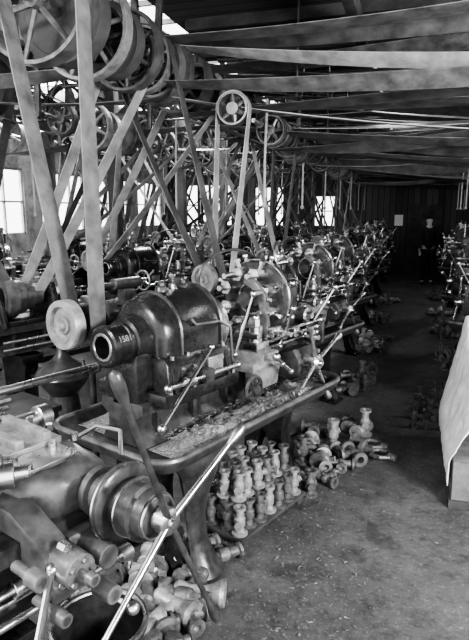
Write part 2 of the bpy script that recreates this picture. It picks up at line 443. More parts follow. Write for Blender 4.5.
def build_turret_lathe(O, label):
    r = root("turret_lathe", label, "lathe", (O[0], O[1], 0), ROT, "belt-driven turret lathes in rows")
    part("leg", leg_mb(), IRON, r, loc=(.5, 0, 0)); part("leg", leg_mb(), IRON, r, loc=(-.6, .06, 0))
    part("leg", front_leg_mb(), IRON2, r, loc=(-.52, .05, 0))
    part("chip_pan", tray_mb(1.72, .86, .735, .07, .12, cx=-.08), IRON2, r, "wide shallow iron tray")
    b = MB(); P = [Vector((x-.08, y, .805)) for x, y in rrect(1.72, .86, .12)]
    n = len(P); g = []
    for i in range(n):
        t = (P[(i+1) % n]-P[i-1]).normalized(); o_ = t.cross(Vector((0, 0, 1)))
        g.append([b.bm.verts.new(P[i]+o_*(.016*math.cos(a))+Vector((0, 0, .016*math.sin(a)))) for a in [2*math.pi*k/8 for k in range(8)]])
    for i in range(n):
        for k in range(8): b.bm.faces.new((g[i][k], g[(i+1) % n][k], g[(i+1) % n][(k+1) % 8], g[i][(k+1) % 8]))
    part("pan_rim", b, IRON3, r, "thick pale rounded lip")
    part("bed", bed_mb(-.8, .82), IRON2, r)
    # headstock: lower block with ledge, arched hood above
    b = MB()
    b.box((-.45, 0, 1.0), (.58, .5, .07), .014)
    b.prism([(-.235, 1.02), (-.225, 1.17), (-.205, 1.2), (.205, 1.2), (.225, 1.17), (.235, 1.02)], (-.7, 0, 0), (0, 1, 0), (0, 0, 1), (.48, 0, 0), .012)
    secs = []
    for x, wy, zt in ((-.69, .13, 1.41), (-.68, .165, 1.45), (-.65, .188, 1.475), (-.59, .198, 1.49), (-.45, .206, 1.502), (-.3, .206, 1.505), (-.245, .198, 1.495), (-.225, .18, 1.47), (-.22, .15, 1.44)):
        sec = [Vector((x, -wy, 1.18))]; zc = 1.29
        for i in range(13):
            a = math.pi*(1-i/12); sec.append(Vector((x, wy*math.cos(a), zc+(zt-zc)*math.sin(a))))
        sec += [Vector((x, wy, 1.18))]; secs.append(sec)
    b.loft(secs)
    for x in (-.66, -.45, -.25): b.prism([(-.255, 1.03), (-.225, 1.17), (-.19, 1.17), (-.19, 1.03)], (x-.012, 0, 0), (0, 1, 0), (0, 0, 1), (.024, 0, 0), .004)
    part("headstock_housing", b, IRON, r, "bulky glossy black casting with broad domed hood")
    for x, w_, zt in ((-.57, .200, 1.492), (-.26, .202, 1.5)):
        b = MB(); zc = 1.29
        pts = [(x, -w_-.004, 1.2)]+[(x, (w_+.004)*math.cos(math.pi*(1-i/14)), zc+(zt+.004-zc)*math.sin(math.pi*(1-i/14))) for i in range(15)]+[(x, w_+.004, 1.2)]
        b.tube(pts, .01, 6); part("hood_band", b, IRON2, r)
    b = MB(); b.box((-.56, -.23, 1.11), (.11, .016, .09), .004); b.cyl((-.56, -.23, 1.11), (-.56, -.27, 1.11), .02); part("cover_plate", b, IRON2, r)
    b = MB(); b.box((-.345, -.23, 1.11), (.12, .016, .09), .004); part("cover_plate", b, CASTG, r)
    for x in (-.69, -.52, -.38, -.2): bolt(r, (x, -.235, 1.03), (0, 0, 1))
    for x in (-.6, -.52, -.39, -.3):
        for z in (1.08, 1.14): bolt(r, (x, -.236, z), (0, -1, 0), .009, .012)
    for x in (-.65, -.54, -.36, -.26): bolt(r, (x, -.212, 1.19), (0, 0, 1), .012, .02)
    for x in (-.5, -.34):
        b = MB(); b.cyl((x, 0, 1.49), (x, 0, 1.52), .035, .03, 18); b.cyl((x, 0, 1.52), (x, 0, 1.54), .02, .02, 6); part("filler_cap", b, IRON2, r)
    b = MB(); b.cyl((-.42, 0, 1.49), (-.42, 0, 1.525), .02); b.cyl((-.42, 0, 1.52), (-.42, 0, 1.575), .014, .022); part("oil_cup", b, STEEL, r)
    b = MB(); b.tube([(-.5, -.205, 1.37), (-.48, -.218, 1.34), (-.3, -.218, 1.33), (-.2, -.22, 1.28), (-.18, -.22, 1.05)], .007, 8); part("oil_pipe", b, IRON3, r)
    b = MB()
    b.rev((-.90, 0, 1.27), (1, 0, 0), [(.07, 0), (.07, .05), (0, .054), (0, .09), (.008, .1), (.03, .104), (.035, .098), (.1, .098), (.104, .106), (.12, .106), (.124, .1), (.134, .12), (.16, .124), (.2, .13), (.22, .13), (.22, 0)], 36)
    b.box((-.74, 0, 1.1), (.12, .24, .26), .02)
    part("spindle_barrel", b, IRON, r, "short ribbed black barrel of the hollow spindle")
    b = MB(); b.rev((-.903, 0, 1.27), (1, 0, 0), [(.004, .054), (0, .056), (0, .066), (.004, .07), (.02, .07)], 32)
    part("barrel_collar", b, STEEL, r)
    b = MB(); b.cyl((-.9, .3, 1.34), (-.4, .3, 1.34), .018); b.box((-.5, .27, 1.2), (.14, .16, .26), .03)
    part("pulley_shaft", b, IRON2, r)
    b = MB(); b.rev((-.9, .3, 1.34), (1, 0, 0), [(-.03, 0), (-.03, .022), (0, .026), (0, .045), (.012, .05), (.012, .085), (0, .09), (-.01, .095), (-.01, .122), (.0, .127), (.05, .127), (.05, .11), (.03, .1), (.03, 0)], 36)
    part("flywheel", b, CASTG, r, "pale dished disc wheel with a raised hub")
    for x in (-.8, -.68):
        b = MB(); b.rev((x, .3, 1.34), (1, 0, 0), [(0, 0), (0, .09), (.045, .096), (.09, .09), (.09, 0)], 28); part("pulley", b, IRON2, r)
    # chuck
    b = MB(); b.rev((-.23, 0, 1.27), (1, 0, 0), [(0, 0), (0, .13), (.02, .17), (.05, .178), (.055, .165), (.09, .165), (.1, .13), (.12, .11), (.16, .085), (.2, .07), (.2, .035), (.15, .03), (.15, 0)], 36)
    part("chuck", b, STEEL, r)
    for i in range(8):
        a = 2*math.pi*i/8; bolt(r, (-.14, math.cos(a)*.145, 1.27+math.sin(a)*.145), (1, 0, 0), .014, .025)
    # cross slide
    b = MB()
    b.box((.08, 0, 1.015), (.26, .54, .06), .01); b.box((.08, -.05, 1.065), (.17, .5, .06), .008)
    b.prism([(-.2, .9), (-.27, .88), (-.29, 1.0), (-.2, 1.04)], (-.04, 0, 0), (0, 1, 0), (0, 0, 1), (.24, 0, 0), .006)
    part("cross_slide", b, CASTG, r, "pale machined slide block across the bed")
    for y in (-.19, .14):
        b = MB(); b.box((.08, y, 1.12), (.13, .11, .06), .006); b.cyl((.08, y, 1.14), (.08, y, 1.24), .04, seg=16); b.box((.06, y*.8, 1.185), (.05, .16, .035), .003)
        b.cyl((.08, y, 1.24), (.08, y, 1.28), .028, .026, 6); b.sph((.08, y, 1.285), .024)
        part("tool_post", b, STEEL, r)
    b = MB(); b.cyl((.08, -.22, 1.04), (.08, -.38, 1.04), .014)
    ballhandle(b, (.08, -.38, 1.04), (.16, -.39, .98), .01, .018); ballhandle(b, (.08, -.38, 1.04), (.0, -.39, 1.1), .01, .024)
    part("crank_handle", b, STEEL, r)
    # turret slide + turret
    b = MB(); b.box((.54, 0, 1.02), (.5, .24, .07), .01); b.box((.56, 0, 1.075), (.4, .16, .06), .012); b.box((.74, 0, 1.11), (.08, .14, .09), .02)
    b.prism([(-.1, 1.0), (-.12, .86), (-.26, .84), (-.31, .88), (-.31, .98), (-.26, 1.04)], (.38, 0, 0), (0, 1, 0), (0, 0, 1), (.26, 0, 0), .01)
    b.cyl((.5, 0, 1.1), (.5, 0, 1.3), .12, .09, 20); b.box((.6, 0, 1.26), (.22, .22, .3), .05)
    part("turret_slide", b, IRON2, r)
    for y, z in ((-.112, 1.2), (-.112, 1.32)):
        for x in (.54, .66): bolt(r, (x, y, z), (0, -1, 0), .014, .018)
    ZT = 1.36
    b = MB()
    b.rev((.36, 0, ZT), (1, 0, 0), [(-.06, 0), (-.06, .06), (-.04, .1), (-.04, .225), (-.02, .236), (.05, .236), (.07, .225), (.07, .13), (.14, .11), (.2, .08), (.2, 0)], 36)
    b.cyl((.22, 0, ZT), (.32, 0, ZT), .05, .065, 20)
    tur = part("turret", b, IRON2, r, "tall round multi-tool turret head")
    b = MB(); b.tor((.37, 0, ZT), (1, 0, 0), .236, .011, 44, 6); part("turret_rim", b, STEEL, tur)
    b = MB(); b.tor((.31, 0, ZT), (1, 0, 0), .1, .008, 32, 6); part("turret_rim", b, STEEL, tur)
    for i in range(8):
        a = 2*math.pi*(i+.5)/8; cy, cz = math.cos(a), math.sin(a); b = MB(); q = .165
        b.cyl((.24, cy*q, ZT+cz*q), (.34, cy*q, ZT+cz*q), .038, .043, 18); b.cyl((.225, cy*q, ZT+cz*q), (.245, cy*q, ZT+cz*q), .046, .046, 6)
        b.cyl((.10 if i % 2 else .16, cy*q, ZT+cz*q), (.24, cy*q, ZT+cz*q), .018, .022, 12)
        b.cyl((.28, cy*.195, ZT+cz*.195), (.28, cy*.245, ZT+cz*.245), .013, .013, 6); b.cyl((.28, cy*.24, ZT+cz*.24), (.28, cy*.26, ZT+cz*.26), .02, .02, 6)
        part("tool_holder", b, STEEL, tur)
        b = MB(); b.cyl((.375, cy*.22, ZT+cz*.22), (.375, cy*.27, ZT+cz*.27), .014, .012, 6); b.sph((.375, cy*.275, ZT+cz*.275), .021, seg=12)
        part("clamp_knob", b, STEEL, tur)
    for x, y, z, rr in ((.65, -.2, 1.08, .045), (.62, -.22, 1.0, .035), (.66, -.14, 1.22, .05), (.5, -.16, 1.14, .04), (.3, -.2, 1.16, .036), (.2, -.22, 1.2, .03), (.74, -.16, 1.3, .035)):
        b = MB(); b.cyl((x, min(y+.14, 0), z), (x, y+.01, z), rr*.4); b.rev((x, y, z), (0, -1, 0), [(0, 0), (0, rr*.7), (.03, rr*.7), (.035, rr), (.06, rr), (.065, rr*.5), (.1, rr*.4), (.1, 0)], 18); part("knob", b, STEEL, r)
    b = MB(); b.prism([(-.1, 1.1), (-.13, 1.2), (-.11, 1.42), (-.02, 1.5), (.05, 1.5), (.05, 1.46), (-.01, 1.45), (-.07, 1.4), (-.08, 1.2), (-.05, 1.1)], (.17, -.08, 0), (0, 1, 0), (0, 0, 1), (.04, 0, 0), .006); part("tool_bracket", b, IRON3, r)
    for z in (1.2, 1.3, 1.38): bolt(r, (.19, -.2, z), (0, -1, 0), .014, .022)
    for i, (y, z) in enumerate(((-.19, 1.12), (-.22, 1.17), (-.19, 1.08), (.2, 1.1))):
        b = MB(); b.cyl((.1+i*.04, y, z), (.86, y, z), .011, seg=8)
        for x in (.55+i*.06, .78): b.cyl((x, y, z), (x+.03, y, z), .024, seg=12)
        part("stop_rod", b, STEEL, r)
    b = MB(); b.box((.84, -.1, 1.1), (.04, .26, .2), .012); b.box((.84, .1, 1.08), (.04, .26, .14), .012); part("rod_bracket", b, IRON2, r)
    star(r, (.45, -.38, .97), (0, -1, 0), (1, 0, 0), (0, 0, 1), [(28+90*i, .3) for i in range(4)], label="four-armed bright steel capstan handle")
    part("handwheel", handwheel_mb((.62, 0, 1.6), (.3, -1, .2), .095).cyl((.62, .01, 1.12), (.62, .01, 1.57), .014), STEEL, r)
    part("handwheel", handwheel_mb((-.12, -.32, .93), (0, -1, 0), .07), IRON2, r)
    b = MB(); ballhandle(b, (-.42, -.27, 1.22), (-.92, -.4, .97), .009, .022); part("lever", b, STEEL, r, "long bright lever with a ball end")
    b = MB(); b.cyl((-.72, -.27, 1.08), (-.2, -.27, 1.08), .013); b.sph((-.74, -.27, 1.08), .024); b.cyl((-.62, -.27, 1.08), (-.56, -.27, 1.08), .028); b.sph((-.2, -.27, 1.08), .02)
    part("shift_rod", b, STEEL, r)
    b = MB(); b.box((-.45, -.26, 1.08), (.07, .06, .07), .012); part("rod_bracket", b, IRON2, r)
    b = MB(); ballhandle(b, (-.16, -.22, 1.12), (-.1, -.3, 1.46), .009, .02); part("lever", b, STEEL, r)
    b = MB(); ballhandle(b, (.3, -.22, 1.08), (.22, -.36, 1.34), .009, .02); part("lever", b, STEEL, r)
    b = MB(); ballhandle(b, (.7, -.18, 1.1), (.82, -.32, 1.4), .009, .02); part("lever", b, STEEL, r)
    b = MB(); pts = []
    for i in range(13):
        a = math.pi*i/12; pts.append((.62-.26*math.cos(a)-.34, .2-.12*(i/12), 1.5+.16*math.sin(a)))
    b.tube([(.0, .2, .98)]+pts+[(.54, .08, 1.3)], .01, 8)
    part("oil_pipe", b, IRON2, r)
    return r

def build_engine_lathe(O, label):
    r = root("engine_lathe", label, "lathe", (O[0], O[1], 0), ROT, "belt-driven engine lathes in rows")
    for x in (-.6, .6): part("leg", leg_mb(), IRON, r, loc=(x, 0, 0))
    part("bed", bed_mb(-.85, .85), IRON2, r)
    part("chip_pan", tray_mb(1.2, .6, .5, .06, .08, cx=0), IRON2, r)
    b = MB()
    for x in (-.8, -.3): b.prism([(-.16, .98), (-.1, 1.2), (-.07, 1.3), (.07, 1.3), (.1, 1.2), (.16, .98)], (x-.03, 0, 0), (0, 1, 0), (0, 0, 1), (.07, 0, 0), .01)
    b.box((-.55, 0, 1.0), (.56, .28, .06), .01); b.box((-.26, .2, 1.08), (.12, .14, .3), .03)
    part("headstock", b, IRON, r)
    b = MB(); t = -.74
    prof = [(0, 0)]; x = 0
    for rr in (.17, .14, .11, .08): prof += [(x, rr), (x+.045, rr+.004), (x+.09, rr)]; x += .09
    prof += [(x, .05), (x, 0)]
    b.rev((t, 0, 1.2), (1, 0, 0), prof, 30); part("cone_pulley", b, IRON3, r)
    b = MB(); b.rev((-.93, 0, 1.2), (1, 0, 0), [(0, 0), (0, .1), (.07, .1), (.07, 0)], 30); b.cyl((-.96, 0, 1.2), (-.84, 0, 1.2), .04)
    b.rev((-.93, -.02, 1.02), (1, 0, 0), [(0, 0), (0, .09), (.05, .09), (.05, 0)], 30)
    part("gear", b, STEEL, r)
    b = MB(); b.rev((-.24, 0, 1.2), (1, 0, 0), [(0, 0), (0, .06), (.04, .06), (.04, .13), (.1, .135), (.11, .12), (.11, .03), (.08, 0)], 28)
    for i in range(3):
        a = 2*math.pi*i/3; b.box((-.12, math.cos(a)*.07, 1.2+math.sin(a)*.07), (.06, .03, .03), .003)
    part("chuck", b, STEEL, r)
    b = MB(); b.box((.15, 0, 1.01), (.26, .4, .05), .008); b.box((.15, 0, 1.05), (.12, .36, .05), .006); b.box((.15, -.02, 1.1), (.14, .14, .05), .01)
    b.cyl((.15, -.02, 1.12), (.15, -.02, 1.2), .03); b.box((.15, -.22, .9), (.3, .06, .2), .02); b.cyl((.15, -.2, 1.05), (.15, -.3, 1.05), .012)
    ballhandle(b, (.15, -.3, 1.05), (.22, -.31, 1.11), .008, .018)
    part("carriage", b, CASTG, r)
    part("handwheel", handwheel_mb((.08, -.3, .9), (0, -1, 0), .09), STEEL, r)
    b = MB(); b.box((.62, 0, 1.01), (.24, .26, .05), .01); b.box((.62, 0, 1.08), (.16, .12, .14), .03)
    b.cyl((.44, 0, 1.2), (.78, 0, 1.2), .055); b.cyl((.3, 0, 1.2), (.46, 0, 1.2), .025, seg=14); b.rev((.24, 0, 1.2), (1, 0, 0), [(0, 0), (.06, .02), (.06, 0)], 12)
    part("tailstock", b, IRON3, r)
    part("handwheel", handwheel_mb((.84, 0, 1.2), (1, 0, 0), .1), STEEL, r)
    for z in (.88, .82):
        b = MB(); b.cyl((-.85, -.2, z), (.85, -.2, z), .012, seg=10); part("lead_screw", b, STEEL, r)
    b = MB(); b.cyl((-.1, .18, .9), (-.1, .18, 1.55), .012); b.tube([(-.1, .18, 1.55), (-.1, .1, 1.6), (-.1, 0, 1.55), (-.1, 0, 1.4)], .008); b.cyl((-.1, .18, 1.5), (-.1, .18, 1.62), .035)
    part("oil_can_stand", b, IRON2, r)
    return r

lab = "dark cast iron turret lathe with bright steel handles beside the gangway"
L1O = (-1.05, 3.1)
L1 = build_turret_lathe(L1O, "large black turret lathe with rounded hood and chip-filled tray")
E1 = build_engine_lathe((-2.9, 4.4), "dark engine lathe with stepped cone pulley in the second row")
index()
rowA = [(-1.05, 3.1+2.0*i) for i in range(1, 8)]
rowB = [(-2.95, 4.4+2.0*i) for i in range(0, 7)]
rowC = [(-4.75, 4.0+2.0*i) for i in range(0, 7)]
rowD = [(-6.6, 6.2+2.0*i) for i in range(0, 6)]
for i, O in enumerate(rowA):
    if i % 3 == 2: copy_thing(E1, (O[0], O[1], 0), ROT, label="dark engine lathe with cone pulley standing beside the gangway")
    else: copy_thing(L1, (O[0], O[1], 0), ROT, label=lab)
for i, O in enumerate(rowB):
    if i == 0: continue
    if i % 2: copy_thing(L1, (O[0], O[1], 0), ROT, label="dark turret lathe in the second row under leather belts")
    else: copy_thing(E1, (O[0], O[1], 0), ROT)
for i, O in enumerate(rowC):
    copy_thing(E1 if i % 2 else L1, (O[0], O[1], 0), ROT, label="dark iron lathe standing in the third row under belts")
for i, O in enumerate(rowD):
    copy_thing(E1, (O[0], O[1], 0), ROT, label="dark iron lathe standing near the windowed wall")
rowR = [(.98, 6.5), (1.0, 8.4), (1.06, 10.35), (1.12, 12.3), (1.2, 14.3), (1.5, 16.4)]
for i, O in enumerate(rowR):
    copy_thing(L1 if i % 3 != 2 else E1, (O[0]+.05, O[1], 0), R(250), label="dark lathe with bright handles across the gangway")
# raised casting number on the barrel of the large lathe only
fc = bpy.data.curves.new("raised_lettering", 'FONT'); fc.body = "1581"; fc.size = .042; fc.extrude = .002; fc.align_x = 'CENTER'; fc.align_y = 'CENTER'; fc.materials.append(CASTG)
fo = bpy.data.objects.new("raised_lettering", fc); fo.parent = L1
nrm = Vector((0, -.9, .436)).normalized(); fo.location = Vector((-.833, 0, 1.27))+nrm*.099
ex = Vector((1, 0, 0)); ey = nrm.cross(ex); fo.rotation_euler = Matrix((ex, ey, nrm)).transposed().to_euler(); COL.objects.link(fo)

# ---------------------------------------------------------------- near machine (only its tail end in view)
O0 = (-1.19, 1.1)
r0 = root("turret_lathe", "bulky grey lathe with heavy turnstile handle and stepped cylinder", "lathe", (O0[0], O0[1], 0), ROT, "belt-driven turret lathes in rows")
part("leg", leg_mb(), IRON, r0, loc=(.05, 0, 0)); part("leg", leg_mb(), IRON, r0, loc=(-.75, 0, 0))
part("bed", bed_mb(-1.0, .42), IRON2, r0)
b = MB(); secs = []
for y, x0, x1, z0, z1 in ((.34, .24, .44, .96, 1.06), (.32, .2, .48, .93, 1.10), (.2, .18, .50, .9, 1.14), (.05, .18, .50, .88, 1.14), (-.05, .2, .5, .88, 1.13), (-.1, .26, .5, .9, 1.11), (-.13, .3, .49, .93, 1.09)):
    cx, cz, hx, hz = (x0+x1)/2, (z0+z1)/2, (x1-x0)/2, (z1-z0)/2; sec = []
    for i in range(24):
        a = 2*math.pi*i/24; ca, sa = math.cos(a), math.sin(a); k = 1/((abs(ca)**4+abs(sa)**4)**(1/4))
        sec.append(Vector((cx+hx*ca*k, y, cz+hz*sa*k)))
    secs.append(sec)
b.loft(secs)
b.rev((.43, -.1, 1.02), (0, -1, 0), [(0, 0), (0, .07), (.03, .07), (.035, .082), (.06, .082), (.065, .066), (.13, .066), (.13, 0)], 32)
b.prism([(-.28, .84), (-.3, .9), (-.24, 1.0), (-.1, 1.06), (.1, 1.06), (.1, .84)], (.14, 0, 0), (0, 1, 0), (0, 0, 1), (.09, 0, 0), .015)
b.cyl((.2, -.22, .94), (.2, -.34, .94), .055, .05, 24); b.cyl((.33, -.1, .9), (.33, -.3, .9), .04, .036, 20); b.box((.33, -.16, .9), (.12, .06, .1), .015)
part("turret_slide", b, IRON3, r0, "bulky rounded grey saddle casting")
b = MB(); b.box((.3, -.03, 1.143), (.2, .12, .016), .004); part("gib_plate", b, STEEL, r0)
for x, y in ((.23, -.07), (.37, -.07), (.23, .01), (.37, .01), (.46, .02), (.46, .16), (.46, .28)): bolt(r0, (x, y, 1.14), (0, 0, 1), .014, .025)
for x, z in ((.17, .9), (.19, 1.0)): bolt(r0, (x, -.27, z), (0, -1, 0), .016, .03)
for i in range(5):
    a = 2*math.pi*i/5; bolt(r0, (.2+.035*math.cos(a), -.34, .94+.035*math.sin(a)), (0, -1, 0), .009, .012)
b = MB(); b.box((.32, .16, 1.155), (.2, .26, .025), .006); b.box((.27, .16, 1.18), (.03, .25, .03), .004); b.box((.37, .16, 1.18), (.03, .25, .03), .004)
part("slide_plate", b, CASTG, r0, "flat machined plate with raised edges")
b = MB(); b.cyl((.1, .3, 1.14), (.56, .3, 1.14), .03, .03, 20); b.cyl((.5, .3, 1.14), (.55, .3, 1.14), .045, .045, 20); part("feed_screw", b, STEEL, r0)
b = MB(); b.tube([(.5, .1, 1.1), (.56, .02, 1.16), (.56, -.1, 1.17), (.5, -.17, 1.12)], .008, 8); part("oil_pipe", b, STEEL, r0)
b = MB()
b.rev((.43, -.22, 1.02), (0, -1, 0), [(0, 0), (0, .07), (.01, .1), (.018, .118), (.03, .122), (.045, .12), (.052, .11), (.052, .078), (.085, .076), (.09, .09), (.14, .09), (.145, .076), (.18, .074), (.185, .06), (.185, 0)], 44)
part("feed_drum", b, IRON2, r0, "stepped cylindrical drum with smooth disc")
for y_, rr, tt in ((-.25, .121, .005), (-.31, .091, .004), (-.404, .066, .004)):
    b = MB(); b.tor((.43, y_, 1.02), (0, 1, 0), rr, tt, 44, 6); part("drum_rim", b, STEEL, r0, "polished rim")
star(r0, (.43, -.44, 1.02), (0, -1, 0), (1, 0, 0), (0, 0, 1), [(34, .37), (114, .56), (214, .44), (292, .44)], r=.0095, hubr=.04, hubl=.05, label="hub with four long tapering steel arms", mats=[STEEL, IRON2, STEEL, IRON2])
b = MB()
b.rev((.04, .02, 1.2), (0, 0, 1), [(-.12, 0), (-.12, .12), (-.1, .135), (.0, .135), (.02, .12), (.02, .05), (.06, .045), (.06, 0)], 6)
tur0 = part("turret", b, IRON3, r0, "six-sided turret")
for i in range(6):
    a = 2*math.pi*(i+.5)/6; c_, s_ = math.cos(a), math.sin(a); b = MB(); X = .04
    b.cyl((X+c_*.1, .02+s_*.1, 1.15), (X+c_*.17, .02+s_*.17, 1.15), .042, .04, 16); b.cyl((X+c_*.15, .02+s_*.15, 1.15), (X+c_*.21, .02+s_*.21, 1.15), .024, .022, 12)
    b.cyl((X+c_*.13, .02+s_*.13, 1.18), (X+c_*.13, .02+s_*.13, 1.21), .014, seg=6)
    part("tool_holder", b, STEEL, tur0)
for i, (y, z, x1) in enumerate(((-.16, .86, .56), (-.2, .80, .5), (-.12, .8, .46))):
    b = MB(); b.cyl((-.4, y, z), (x1, y, z), .013, seg=10)
    for x in (.1+.1*i, x1-.05): b.cyl((x, y, z), (x+.045, y, z), .026, seg=14)
    part("stop_rod", b, STEEL, r0)
for p_, q_, rr in (((.12, -.24, .86), (.12, -.38, .86), .022), ((.07, -.24, .99), (.07, -.36, .99), .026), ((.28, -.2, .84), (.28, -.38, .84), .03), ((.2, -.34, .94), (.2, -.4, .94), .02)):
    b = MB(); b.cyl(p_, q_, rr*.6); b.cyl(Vector(p_).lerp(Vector(q_), .6), q_, rr, rr*.9, 14); part("knob", b, IRON3, r0)
for p_, q_ in (((.15, -.28, .95), (-.02, -.42, .8)), ((.25, -.25, .86), (.36, -.36, .74))):
    b = MB(); ballhandle(b, p_, q_, .01, .021); part("lever", b, STEEL, r0)

# ---------------------------------------------------------------- overhead work
SA = shaft(-2.2, 3.12, 1.2, 18.0, "long steel line shaft with many pulleys hung above the lathes")
SB = shaft(-4.4, 3.2, 1.2, 18.0, "long steel line shaft with pulleys above the inner rows")
SD = shaft(-6.3, 3.1, 3.0, 18.0, "steel line shaft with pulleys near the windowed wall")
SR = shaft(3.2, 3.3, 1.2, 18.0, "steel line shaft with pulleys beyond the gangway")
SH = shaft(4.2, 2.75, 3.2, 18.0, "low steel line shaft with pulleys beyond the gangway")
SG = shaft(1.5, 3.0, 5.0, 17.6, "steel countershaft with pulleys over the lathes across the gangway")
SC1 = shaft(-1.78, 3.36, 2.1, 3.0, "short countershaft hung over a large lathe", .022)
SE = shaft(-1.45, 2.72, 5.2, 17.2, "slim countershaft with small pulleys hung low over the lathes", .022)
SF = shaft(-3.4, 2.8, 4.4, 17.2, "slim countershaft with small pulleys over the second row", .022)
beams_y = [2.3+2.3*k for k in range(7)]
hangers(-2.2, 3.12, beams_y, 3.72); hangers(-4.4, 3.2, beams_y, 3.72); hangers(-6.3, 3.1, beams_y[1:], 3.72)
hangers(3.2, 3.3, beams_y, 3.72); hangers(4.2, 2.75, beams_y[1:], 3.72); hangers(1.5, 3.0, beams_y[2:], 3.72); hangers(-1.78, 3.36, [2.3], 3.72); hangers(-1.45, 2.72, beams_y[2:], 3.72); hangers(-3.4, 2.8, beams_y[1:], 3.72)
YA = Vector((0, 1, 0))
LAB = ["dark leather flat belt running from overhead shaft to a lathe", "pale worn leather flat belt running from overhead shaft to a lathe"]
TLB = ["long dark leather belt spanning the gangway between two shafts", "long pale leather belt spanning the gangway between two shafts"]
def drive(SH_, shx, shz, O, p, pr, R1=.2, w=.07, rz=ROT, dy=0, lt=None):
    c2 = W(O, p, rz); y = c2.y+dy
    add_pulley(SH_, y, R1, .1)
    lt = random.random() < .5 if lt is None else lt
    belt((shx, y, shz), YA, R1, c2, Vector((math.cos(rz), math.sin(rz), 0))*(1 if math.sin(rz) > 0 else -1), pr, w, BELTL if lt else BELTD, LAB[1 if lt else 0])
PA, PB = (-.755, .3, 1.34), (-.635, .3, 1.34)
c2 = W(L1O, PA); add_pulley(SC1, c2.y, .25, .12)
belt((-1.78, c2.y, 3.36), YA, .25, c2, AX, .09, .10, BELTM, "broad worn leather belt driving the large black lathe")
def turret_p(i): return PA, .09
def engine_p(i): k = i % 3; return (-.695+.09*k, 0, 1.2), .17-.03*k
for i, O in enumerate(rowA):
    p, pr = engine_p(i) if i % 3 == 2 else turret_p(i)
    drive(SA, -2.2, 3.12, O, p, pr, random.choice((.16, .2, .26)), .1)
    if i % 3 != 2:
        drive(SE, -1.45, 2.72, O, PB, .09, .13, .085, lt=i % 2 == 0)
for i, O in enumerate(rowB):
    p, pr = turret_p(i) if i % 2 else engine_p(i)
    drive(SA if i % 2 else SB, -2.2 if i % 2 else -4.4, 3.12 if i % 2 else 3.2, O, p, pr, random.choice((.16, .2, .26)), .11)
    if i % 2: drive(SF, -3.4, 2.8, O, PB, .09, .2, .1)
    else: drive(SA, -2.2, 3.12, O, (-.695+.27, 0, 1.2), .08, .2, .11, dy=.3)
for i, O in enumerate(rowC):
    p, pr = engine_p(i) if i % 2 else turret_p(i)
    drive(SB, -4.4, 3.2, O, p, pr, random.choice((.16, .2, .26)), .12)
    if i % 2 == 0: drive(SF, -3.4, 2.8, O, PB, .09, .2, .1)
    else: drive(SD, -6.3, 3.1, O, (-.695+.27, 0, 1.2), .08, .2, .12, dy=.2)
for i, O in enumerate(rowD):
    p, pr = engine_p(i); drive(SD, -6.3, 3.1, O, p, pr, random.choice((.16, .2)), .12)
for i, O in enumerate(rowR):
    p, pr = turret_p(i) if i % 3 != 2 else engine_p(i)
    drive(SG, 1.5, 3.0, (O[0]+.05, O[1]), p, pr, .18, rz=R(250))
for i in range(6):
    y = 5.9+i*2; add_pulley(SE, y, .15, .1); add_pulley(SA, y, .22, .1)
    belt((-1.45, y, 2.72), YA, .15, (-2.2, y, 3.12), YA, .22, .07, BELTD, "short dark leather belt joining countershaft and line shaft", group="short countershaft belts")
    y = 5.1+i*2; add_pulley(SF, y, .15, .1); add_pulley(SB, y, .22, .1)
    belt((-3.4, y, 2.8), YA, .15, (-4.4, y, 3.2), YA, .22, .07, BELTD, "short dark leather belt joining countershaft and line shaft", group="short countershaft belts")
for y, r_, w_, k in ((3.1, .36, .12, 0), (3.38, .3, .14, 1), (3.62, .34, .1, 0), (3.95, .26, .13, 1), (4.2, .3, .12, 0), (4.95, .3, .1, 2), (6.0, .26, .08, 2), (7.35, .3, .12, 0), (8.75, .28, .12, 2), (10.4, .3, .1, 1), (12.3, .28, .1, 2)):
    add_pulley(SA, y, r_, w_, k)
for y, r_, w_, k in ((4.1, .4, .12, 0), (5.2, .32, .14, 1), (6.3, .36, .12, 0), (7.5, .3, .1, 2), (9.3, .36, .12, 0), (11.3, .3, .1, 2), (13.3, .34, .1, 0)):
    add_pulley(SB, y, r_, w_, k)
for y, r_, w_, k in ((6.8, .2, .1, 0), (7.3, .24, .1, 2), (9.2, .2, .12, 0), (11.3, .22, .1, 2)): add_pulley(SE, y, r_, w_, k)
for y, r_, w_, k in ((5.6, .26, .1, 0), (6.4, .24, .1, 2), (8.2, .26, .12, 0), (9.9, .24, .12, 2), (11.6, .26, .12, 0), (13.7, .22, .1, 2)): add_pulley(SF, y, r_, w_, k)
for y, r_, w_, k in ((7.9, .24, .1, 0), (8.9, .26, .1, 2), (10.6, .28, .12, 0), (12.9, .26, .1, 2), (14.9, .28, .1, 0)): add_pulley(SG, y, r_, w_, k)
def shifter(x, y, zt, zb):
    r = root("belt_shifter", "thin hanging wooden pole for shifting an overhead belt", "belt shifter", (x, y, 0), 0, "belt shifters hanging over the lathes")
    b = MB(); b.tube([(0, 0, zb), (0, 0, (zb+zt)/2), (.02, 0, zt)], .013, 8); b.sph((0, 0, zb), .026); part("pole", b, BEAML, r)
    b = MB(); b.cyl((-.25, 0, zt), (.35, 0, zt), .012, seg=8)
    for s_ in (-.06, .06): b.cyl((-.25, s_, zt), (-.25, s_, zt+.16), .008, seg=8)
    b.cyl((-.25, -.06, zt), (-.25, .06, zt), .01, seg=8); b.cyl((.3, 0, zt), (.3, 0, 3.998), .012, seg=8); part("fork", b, IRON2, r)
for i, O in enumerate(rowA): shifter(O[0]-.35, O[1]+.35, 2.95, 1.95)
for i, O in enumerate(rowB): shifter(O[0]+.1, O[1]+.25, 3.0, 1.85)
